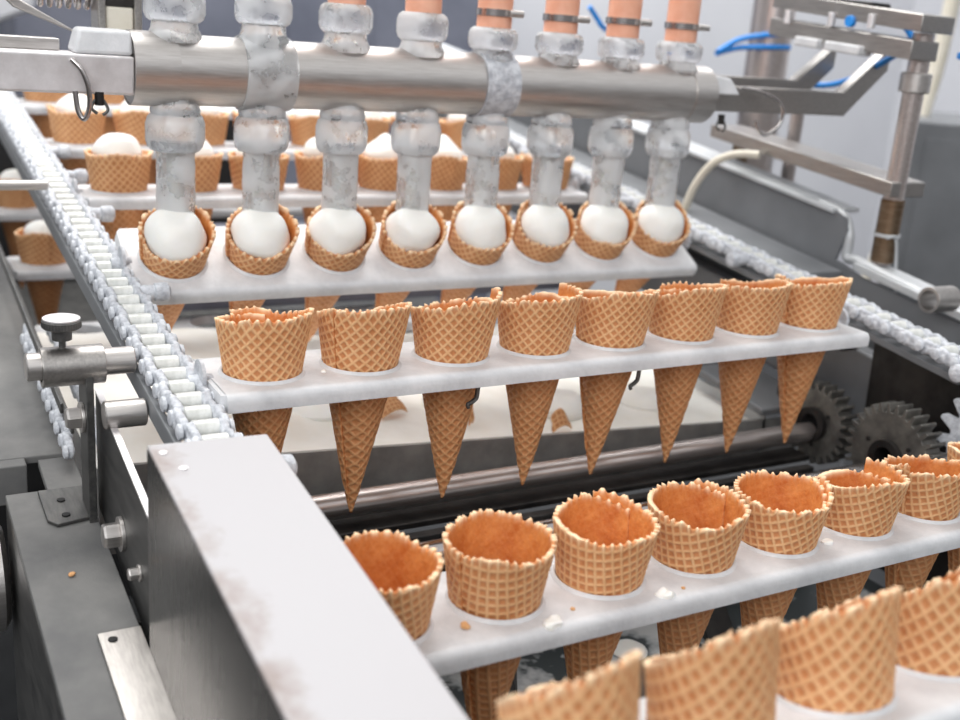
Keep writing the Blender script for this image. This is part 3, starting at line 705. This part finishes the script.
bp = MB(); bp.box(-.10, .60, .022, .028, -.36, -.19); tag(bp.build('back_plate', M['void'], None), 'black plate closing the gap below the long shiny shaft', 'plate')
for j, (x, y, rr) in enumerate(((.30, -.06, .016), (.41, -.10, .012), (.24, -.12, .02))):
    d = dome_mesh(130+j, rr, .003, base=-.002); d.location = (x, y, -.2545); d.name = 'cream_splat'
    tag(d, 'white cream splat on the dark pan, %s' % ('behind the fourth front cone', 'farthest right', 'nearest the cover')[j], 'cream', 'cream splats on the pan')
# bearing block, black plate behind gears at right
bb = empty('bearing_block', (.63, .06, -.05), 'dark bearing block with a hole under the right chain', 'bearing block')
mb = MB(); mb.box(.609, .634, .045, .105, -.058, -.030, k); mb.build('block', M['black'], bb, bevel=.003)
mb = MB(); mb.cyl((.6082, .066, -.036), (.6095, .066, -.036), .0045, n=24); mb.build('bolt_hole', M['void'], bb)
mb = MB(); mb.prism([(.635, .030, -.024), (.635, -.30, -.05), (.635, -.30, -.26), (.635, .018, -.26)], (.004, 0, 0)); tag(mb.build('gear_guard', M['black'], None), 'black plate behind the larger gear at the right edge', 'plate')
mb = MB(); mb.box(.640, .66, .02, 1.1, -.128, -.060, k); tag(mb.build('inner_rail', M['panel'], None, bevel=.004), 'grey inner rail of the right frame below the chain', 'machine rail')
mb = MB(); mb.box(.56, .635, .09, .20, -.142, -.134, k); tag(mb.build('gear_shelf', M['panel'], None, bevel=.002), 'grey shelf plate just behind the gears', 'plate')
mb = MB(); mb.lathe([(0, .018), (.004, .028), (.012, .029), (.014, .024)], (.602, .090, -.115), (.640, .090, -.115), 36); tag(mb.build('bearing_housing', M['dark'], None), 'round dark bearing housing behind the two gears', 'bearing')
# ------------------------------------------------------------------ right frame rail and column
rf = empty('side_channel', (.72, .3, -.05), 'grey steel side channel right of the right chain with a rounded notch', 'machine frame')
mb = MB()
zt = lambda y: .0445+.118*y
mb.prism([(.705, 1.2, zt(1.2)), (.705, .17, zt(.17)), (.705, .155, zt(.155)-.004), (.705, .150, zt(.15)-.016), (.705, .160, zt(.15)-.050), (.705, .150, .010), (.705, .12, .001), (.705, -.5, -.072), (.705, -.5, -.16), (.705, 1.2, -.01)], (.004, 0, 0))
mb.build('web', M['panel'], rf)
mb = MB(); mb.hexa([(.700, .17, zt(.17)-.003), (.742, .17, zt(.17)-.003), (.742, 1.2, zt(1.2)-.003), (.700, 1.2, zt(1.2)-.003), (.700, .17, zt(.17)+.002), (.742, .17, zt(.17)+.002), (.742, 1.2, zt(1.2)+.002), (.700, 1.2, zt(1.2)+.002)]); mb.build('top_flange', M['galv'], rf, bevel=.001)
mb = MB(); mb.tube([(.712, .20, zt(.19)), (.712, .165, zt(.165)-.004), (.712, .152, zt(.15)-.022), (.712, .150, zt(.15)-.045), (.712, .135, .016), (.712, .10, .010), (.712, .02, -.002)], .0055, 12); mb.build('rounded_edge', M['galv'], rf)
mb = MB(); mb.hexa([(.700, .13, .008), (.740, .13, .008), (.740, -.5, -.075), (.700, -.5, -.075), (.700, .13, .016), (.740, .13, .016), (.740, -.5, -.065), (.700, -.5, -.065)]); mb.build('lower_flange', M['galv'], rf, bevel=.001)
mb = MB(); mb.box(.6205, .698, .14, 1.2, -.020, -.012, k); tag(mb.build('channel_ledge', M['panel'], None, bevel=.001), 'flat grey ledge between the right chain and the side channel', 'ledge')
te = MB(); te.pipe((.648, -.012, .013), (.680, -.012, .013), .0125, .0095, 36); tag(te.build('tube_end', M['steel_y'], None, bevel=.0004), 'open steel tube end at the right photo edge above the chain', 'tube')
# posts
def post(x, y, z0, z1, r0, mat, lab, lean=0., extra=None):
    p = empty('guide_post', (x, y, z0), lab, 'post', 'steel posts of the nozzle lift')
    mb = MB(); mb.cyl((x, y, z0), (x+lean, y, z1), r0); mb.build('rod', M[mat], p)
    if extra: extra(p)
    return p
def ex1(p):
    mb = MB(); mb.cyl((.7302, .118, .018), (.7302, .118, .086), .0123); o = mb.build('lower_sleeve', M['rust'], p); o['label'] = 'brownish stained lower sleeve'
    mb = MB(); mb.cyl((.7302, .118, .196), (.7302, .118, .216), .0155); mb.build('collar', M['steel'], p)
post(.7302, .118, .016, .255, .0108, 'shaftm', 'bright steel post at the right with a brown stained lower sleeve', 0, ex1)
post(.978, .60, -.1, .75, .031, 'shaftm', 'thick polished post rising behind the pipe end at upper right')
post(.796, .34, .03, .20, .0085, 'shaftm', 'thin bright post behind the bent arms at upper right')
post(.785, .42, .045, .108, .0105, 'rust', 'short brownish post under the left end of the lower crossbar')
ties = MB(); ties.lathe([(0, .0128), (0, .0140), (.0035, .0140), (.0035, .0128), (0, .0128)], (.7302, .118, .046), (.7302, .118, 1), 32, caps=False); tag(ties.build('cable_tie', M['galv'], None), 'pale cable tie around the brown post sleeve', 'cable tie')
cab = MB(); cab.tube([(.716, .105, .047), (.726, .104, .048), (.732, .105, .040), (.738, .105, .015), (.748, .105, -.025)], .0018); tag(cab.build('thin_cable', M['galv'], None), 'thin grey cable hanging from the cable tie', 'cable')
def crossbar(x0, x1, ya, za, yb, zb_, th, lab, mat='steel_y'):
    mb = MB(); mb.hexa([(x0, ya, za-th), (x1, ya, za-th), (x1, yb, zb_-th), (x0, yb, zb_-th), (x0, ya, za), (x1, ya, za), (x1, yb, zb_), (x0, yb, zb_)])
    return tag(mb.build('crossbar', M[mat], None, bevel=.0012), lab, 'bar', 'flat crossbars on the steel posts')
crossbar(.712, .764, .108, .105, .40, .132, .016, 'lower crossbar, post passing through its near end')
crossbar(.700, .740, .105, .247, .31, .262, .019, 'upper crossbar directly above the bent arms')
crossbar(.700, .748, .098, .272, .31, .290, .017, 'topmost crossbar, cut by the upper photo edge')
# actuator gear between the bars
av = empty('actuator', (.72, .24, .262), 'small dark actuator with blue fittings between the two upper crossbars', 'actuator')
mb = MB(); mb.box(.705, .735, .17, .28, .254, .272, .06); mb.build('body', M['black'], av, bevel=.002)
for yy in (.16, .215, .28):
    mb = MB(); mb.cyl((.698, yy, .256), (.698, yy, .270), .0042, n=16); mb.build('bright_pin', M['bright'], av)
mb = MB(); mb.cyl((.697, .19, .262), (.703, .19, .262), .006, n=20); mb.build('blue_fitting', M['blue'], av)
for (a, b_, c_) in ((.225, .26, 'left white plastic block under the upper crossbar'), (.165, .215, 'right longer white plastic block under the upper crossbar')):
    mb = MB(); mb.box(.692, .712, a, b_, .218, .228, .06); tag(mb.build('plastic_block', M['plastic'], None, bevel=.002), c_, 'block', 'white blocks under the crossbar')

# ------------------------------------------------------------------ manifold pipe and nozzles
PY, PZ, PR = .2245, .1775, .0275
mp = empty('manifold_pipe', (.27, PY, PZ-PR), 'big horizontal steel pipe carrying all the filling nozzles', 'pipe')
mb = MB(); mb.lathe([(0, PR-.001), (.001, PR), (.573, PR), (.574, PR-.001)], (-.036, PY, PZ), (.538, PY, PZ), 64); mb.build('pipe_body', M['steel'], mp)
mb = MB(); mb.pipe((-.0365, PY, PZ), (-.002, PY, PZ), PR+.0012, PR-.0002, 64); mb.build('end_sleeve', M['steel'], mp)
mb = MB(); mb.pipe((.512, PY, PZ), (.5395, PY, PZ), PR+.0010, PR-.0002, 64); mb.build('end_sleeve', M['steel'], mp)
lb_ = empty('support_bar', (-.15, .225, .16), 'square steel bar holding the left end of the big pipe', 'bar')
mb = MB(); mb.box(-.45, -.0362, .202, .246, .158, .187); mb.build('bar_body', M['bright'], lb_, bevel=.002)
mb = MB(); mb.box(-.45, -.085, .232, .248, .187, .196); mb.build('rear_ridge', M['steel'], lb_, bevel=.001)
bl = MB(); bl.hexa([(-.080, .204, .1872), (-.0364, .204, .1872), (-.0364, .246, .1872), (-.078, .246, .1872), (-.075, .210, .2055), (-.0364, .208, .2055), (-.0364, .244, .2055), (-.073, .244, .2055)])
tag(bl.build('plastic_block', M['plastic'], None, bevel=.003), 'white plastic block on the square bar at the left pipe end', 'block')
bl = MB(); bl.hexa([(.5398, .200, .1800), (.572, .200, .1800), (.572, .240, .1800), (.5398, .240, .1800), (.5398, .206, .198), (.562, .206, .196), (.562, .236, .196), (.5398, .236, .198)])
tag(bl.build('plastic_block', M['plastic'], None, bevel=.002), 'white plastic block at the right end of the big pipe', 'block')
def ring(pts, lab, name='locking_ring', rad=.0020):
    mb = MB(); mb.tube(pts, rad, 10); return tag(mb.build(name, M['chrome'], None), lab, 'ring', 'wire locking rings on the pipe ends')
ring([(-.082, .2005, .183), (-.076, .197, .176), (-.0715, .196, .163), (-.071, .197, .149), (-.0745, .199, .140), (-.0785, .201, .146), (-.0800, .202, .160)], 'wire locking ring hanging from the square bar at left')
ring([(.570, .200, .188), (.602, .199, .184), (.626, .198, .174), (.632, .198, .160), (.626, .200, .147), (.614, .202, .141), (.606, .204, .146), (.602, .205, .154)], 'wire locking ring hanging at the right pipe end')
for x, lab in ((-.0625, 'small wire clip under the left end of the square bar'), (.553, 'small dark wing nut under the right pipe end')):
    cpo = empty('retaining_clip', (x, .20, .15), lab, 'clip')
    mb = MB(); mb.cyl((x, .2035, .160), (x, .2035, .150), .0035, n=16); mb.build('stud', M['black'], cpo)
    mb = MB(); mb.tube([(x-.003, .2035, .154), (x-.006, .2025, .148), (x-.002, .202, .144)], .0012); mb.tube([(x+.003, .2035, .154), (x+.006, .2025, .147), (x+.002, .202, .143)], .0012); mb.build('wire_wing', M['dark'], cpo)
# spring bracket at upper left
sb = empty('spring_clamp', (-.06, .30, .20), 'spring loaded clamp behind the square bar at upper left', 'clamp')
mb = MB(); mb.box(-.052, -.046, .255, .285, .196, .30); mb.box(-.024, -.018, .255, .285, .196, .30); mb.build('fork', M['steel_y'], sb, bevel=.001)
mb = MB(); mb.box(-.046, -.024, .258, .282, .196, .222); mb.build('clamp_block', M['ivory'], sb, bevel=.002)
mb = MB(); mb.box(-.046, -.024, .258, .282, .2221, .29); mb.build('gap_shade', M['black'], sb)  # solid black block painting the shade between the fork arms
pts = []
for i in range(60):
    a = i*.62; pts.append((-.095+.0007*i, .29+.016*math.cos(a), .235+.016*math.sin(a)))
mb = MB(); mb.tube(pts, .0022, 8); mb.build('spring', M['chrome'], sb)
mb = MB(); mb.hexa([(-.118, .262, .222), (-.112, .262, .216), (-.112, .276, .216), (-.118, .276, .222), (-.116, .262, .226), (-.060, .262, .197), (-.060, .276, .197), (-.116, .276, .226)]); mb.build('lever', M['steel'], sb, bevel=.001)

def hexnut(mb, x, y, z0, z1, rr, rnd=.18):
    L = z1-z0; pr = []
    for t, q in ((0, .80), (.10, .93), (.28, 1), (.72, 1), (.9, .93), (1, .80)): pr.append((t*L, rr*q))
    n = 30; vs = []; fs = []
    for t, q in pr:
        for i in range(n):
            a = 2*PI*i/n; hx = math.cos(PI/6)/math.cos((a % (PI/3))-PI/6); k_ = q*(.55*hx+.45); vs.append((x+k_*math.cos(a), y+k_*math.sin(a), z0+t))
    for j in range(len(pr)-1):
        for i in range(n): i2 = (i+1) % n; fs.append((j*n+i, j*n+i2, (j+1)*n+i2, (j+1)*n+i))
    fs.append(tuple(range(n-1, -1, -1))); fs.append(tuple((len(pr)-1)*n+i for i in range(n))); mb.add(vs, fs)
tops = [.238, .240, .238, .236, .224, .223, .219, .216]    # top of the upper nut
def nozzle(c):
    x = c*SP; y = .2245
    root = empty('filling_nozzle', (x, y, .064), 'clear frosty filling nozzle on the big pipe, %s from the left' % ORD[c], 'nozzle', 'clear filling nozzles on the pipe')
    zb = .062
    mb = MB(); pr = []
    L = .060
    for k_ in range(13):
        t = k_/12; pr.append((t*L, .0155+.0008*noise.noise(Vector((c*3.1, t*6, 0)))))
    pr2 = [(t, rr-.004) for t, rr in reversed(pr)]
    mb.lathe(pr+pr2+[pr[0]], (x, y, zb), (x, y, 1), 36, caps=False); mb.build('spout_tube', M['glass'], root)
    mb = MB(); mb.lathe([(0, .0070), (.05, .0075)], (x, y, zb+.004), (x, y, 1), 24); mb.build('cream_stream', M['ice_cream'], root)
    mb = MB(); hexnut(mb, x, y, .114, .144, .0242); mb.build('lower_nut', M['glass'], root)
    mb = MB(); mb.lathe([(0, .019), (.004, .020), (.010, .018), (.016, .016)], (x, y, .142), (x, y, 1), 32); mb.build('lower_neck', M['glass'], root)
    # saddle around the pipe
    w_ = {1: .021, 4: .017}.get(c, .0)
    if w_:
        mb = MB(); mb.pipe((x-w_, y, PZ), (x+w_, y, PZ), PR+.0022, PR+.0003, 56); mb.build('clear_saddle' if c != 4 else 'white_saddle', M['glass'] if c != 4 else M['frost'], root)
    mb = MB(); zt_ = tops[c]; z0 = zt_-.024
    if z0 < PZ+PR+.004: z0 = PZ+PR+.003; zt_ = z0+.02
    nl = z0+.002-(PZ+PR-.006)
    mb.lathe([(0, .021), (nl*.25, .0215), (nl*.6, .0185), (nl, .0175)], (x, y, PZ+PR-.006), (x, y, 1), 32); mb.build('upper_neck', M['glass'], root)
    mb = MB(); hexnut(mb, x, y, z0, zt_, .0245); mb.build('upper_nut', M['glass'], root)
    if c >= 2:
        mb = MB(); mb.cyl((x, y, zt_-.001), (x, y, .42), .0160, n=36); mb.build('hose', M['hose'], root)
        if c >= 4:
            mb = MB(); zc = zt_+(.010 if c < 6 else .012)
            mb.pipe((x, y, zc), (x, y, zc+.006), .0175, .0161, 36); mb.build('hose_clamp', M['chrome'], root)
            mb = MB(); mb.cyl((x+.004, y-.019, zc+.003), (x+.018, y-.019, zc+.003), .0032, n=14); mb.build('clamp_screw', M['steel'], root)
    else:
        mb = MB(); mb.lathe([(0, .018), (.006, .0165), (.2, .0165)], (x, y, zt_-.001), (x, y, 1), 32); mb.build('upper_tube', M['glass'], root)
    return root
for c in range(8): nozzle(c)
# bent arms from the right pipe end
def arm(y, x0, x1, x2, z0, dz, lab, th=.014, hh=.026):
    mb = MB()
    mb.prism([(x0, y, z0-hh), (x1, y, z0-hh), (x2, y, z0-hh+dz), (x2, y, z0+dz), (x1-.006, y, z0), (x0, y, z0)], (0, th, 0))
    return tag(mb.build('bent_arm', M['steel_y'], None, bevel=.0012), lab, 'arm', 'bent steel arms at the right pipe end')
arm(.216, .5398, .742, .800, .188, .052, 'nearer bent steel arm rising to the right from the pipe end')
arm(.270, .5398, .722, .772, .196, .042, 'farther bent steel arm, behind the nearer one')

# hoses and background
def hose(pts, rad, mat, lab, cat='hose', grp=None):
    mb = MB(); mb.tube(pts, rad, 12); return tag(mb.build('air_hose' if mat == 'blue' else 'tube', M[mat], None), lab, cat, grp)
G = 'blue air hoses'
hose([(.880, .60, .216), (.92, .60, .236), (.955, .575, .246), (.99, .57, .250)], .004, 'blue', 'upper of two blue air hoses left of the thick post', grp=G)
hose([(.880, .602, .214), (.92, .60, .224), (.952, .575, .228), (.99, .57, .230)], .004, 'blue', 'lower of two blue air hoses left of the thick post', grp=G)
hose([(.648, .60, .262), (.662, .60, .248), (.672, .60, .238), (.70, .62, .232)], .0035, 'blue', 'short blue air hose between the orange hoses', grp=G)
hose([(.765, .20, .272), (.772, .18, .262), (.774, .17, .245), (.775, .20, .225), (.80, .27, .200), (.80, .31, .190), (.775, .33, .192)], .0035, 'blue', 'curved blue air hose looping behind the bright right post', grp=G)
hose([(.765, .10, .236), (.80, .08, .236), (.86, .05, .256), (.92, .03, .27)], .0035, 'blue', 'blue air hose leaving through the right photo edge', grp=G)
hose([(.72, .17, .290), (.735, .14, .300), (.745, .12, .315), (.75, .10, .34)], .004, 'blue', 'blue air hose above the topmost crossbar', grp=G)
hose([(.705, .30, .107), (.690, .325, .104), (.675, .345, .090), (.664, .36, .060), (.66, .37, .020), (.66, .37, -.01)], .0048, 'ivory', 'ivory curved tube beside the right chain', 'tube')
hose([(1.49, .70, .36), (1.48, .70, .22), (1.455, .70, .05), (1.45, .70, -.25)], .014, 'ivory', 'ivory pipe running down beside the grey cabinet', 'tube')
hose([(1.44, .68, .05), (1.40, .67, -.04), (1.35, .67, -.20)], .009, 'ivory', 'thinner ivory pipe slanting away left of the grey cabinet', 'tube')
cb = empty('control_cabinet', (1.5, .8, -.9), 'grey steel control cabinet at the right photo edge', 'cabinet')
mb = MB(); mb.hexa([(1.335, .62, -.9), (1.75, .28, -.9), (2.05, .55, -.9), (1.62, .86, -.9), (1.335, .62, .130), (1.75, .28, .130), (2.05, .55, .130), (1.62, .86, .130)]); mb.build('housing', M['panel'], cb, bevel=.006)
mb = MB(); mb.hexa([(1.36, .595, -.8), (1.72, .30, -.8), (1.724, .304, -.8), (1.364, .599, -.8), (1.36, .595, .10), (1.72, .30, .10), (1.724, .304, .10), (1.364, .599, .10)]); mb.build('door', M['panel'], cb)
wl = MB(); wl.box(-2.2, 3.5, 2.45, 2.5, -.9, 2.2); struct(wl.build('wall_back', M['wall'], None))
wl = MB(); wl.box(3.45, 3.5, -1.6, 2.45, -.9, 2.2); struct(wl.build('wall_right', M['wall'], None))
mc = empty('machine_cabinet', (.55, 2.1, -.9), 'blurred blue grey machine cabinet far behind the left nozzles', 'cabinet')
mb = MB(); mb.box(.10, 1.36, 2.0, 2.3, -.9, .55); mb.build('housing', M['bluegrey'], mc, bevel=.01)
mb = MB(); mb.box(.72, .95, 1.99, 2.0, .0, .5); mb.build('door', M['bluegrey'], mc, bevel=.006)
mb = MB(); mb.prism([(-.25, 1.5, .0), (-.02, 1.5, .15), (.075, 1.5, .19), (.085, 1.5, .26), (.11, 1.5, .6), (-.25, 1.5, .6)], (0, .05, 0)); tag(mb.build('white_curtain', M['wall'], None, bevel=.01), 'blurred white sheet hanging at the upper left corner', 'sheet')
# far conveyor bed under the trays and far table
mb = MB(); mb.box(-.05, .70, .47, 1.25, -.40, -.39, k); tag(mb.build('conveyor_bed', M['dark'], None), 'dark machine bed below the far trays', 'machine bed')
mb = MB(); mb.box(.05, .60, .50, .60, -.10, -.02, 0); tag(mb.build('far_hopper', M['bluegrey'], None, bevel=.004), 'blue grey hopper glimpsed between the two middle trays', 'hopper')
mb = MB(); mb.box(-.75, .46, 1.30, 1.33, -.90, .055); tag(mb.build('shade_backdrop', M['void'], None, bevel=.003), 'added dark backdrop giving the shade in the gaps between the far trays', 'backdrop')  # added dark sheet, stands in for shade behind the far trays
# crumbs and droplets
def crumb(x, y, z, s_, lab, mat='crumb', name='waffle_crumb', cat='crumb', grp='crumbs'):
    vs, fs = lumpy(x, y, z+s_*.4, s_, s_*.9, s_*.55, x*50, amp=s_*.6, n=12, m_=7, ex=.8)
    mb = MB().add(vs, fs); return tag(mb.build(name, M[mat], None), lab, cat, grp)
crumb(-.129, -.02, S(-.02, -.1195), .0022, 'tan waffle crumb on the dull grey rail at lower left')
crumb(.226, -.228, -.082, .0016, 'tan waffle crumb on the front tray between the fourth and fifth cones')
crumb(.107, -.232, -.082, .0014, 'tan waffle crumb on the front tray between the second and third cones')
crumb(.040, -.226, -.082, .0030, 'pale pinkish crumb on the front tray beside the first cone')
crumb(.184, -.236, -.082, .0013, 'tiny tan crumb on the front tray below the third cone')
ww = [(.088, -.240, -.0825, .0052, 'white ice smear at the front edge of the front tray by the second cone'), (.168, -.238, -.0825, .0050, 'white ice smear at the front edge of the front tray below the fourth cone'),
      (.262, .022, 0, .0050, 'small ice lump on the middle tray beside the fourth cone'), (.2885, -.016, 0, .0042, 'small ice lump on the middle tray left of the fifth cone'), (.036, -.02, .0, .0020, 'tiny ice lump on the middle tray after the first cone'),
      (.318, -.222, -.082, .0040, 'white ice lump on the front tray between the fifth and sixth cones')]
for x, y, z, s_, lb2 in ww: crumb(x, y, z-.0012, s_, lb2, 'ice_cream', 'ice_lump', 'ice', 'ice lumps on the trays')
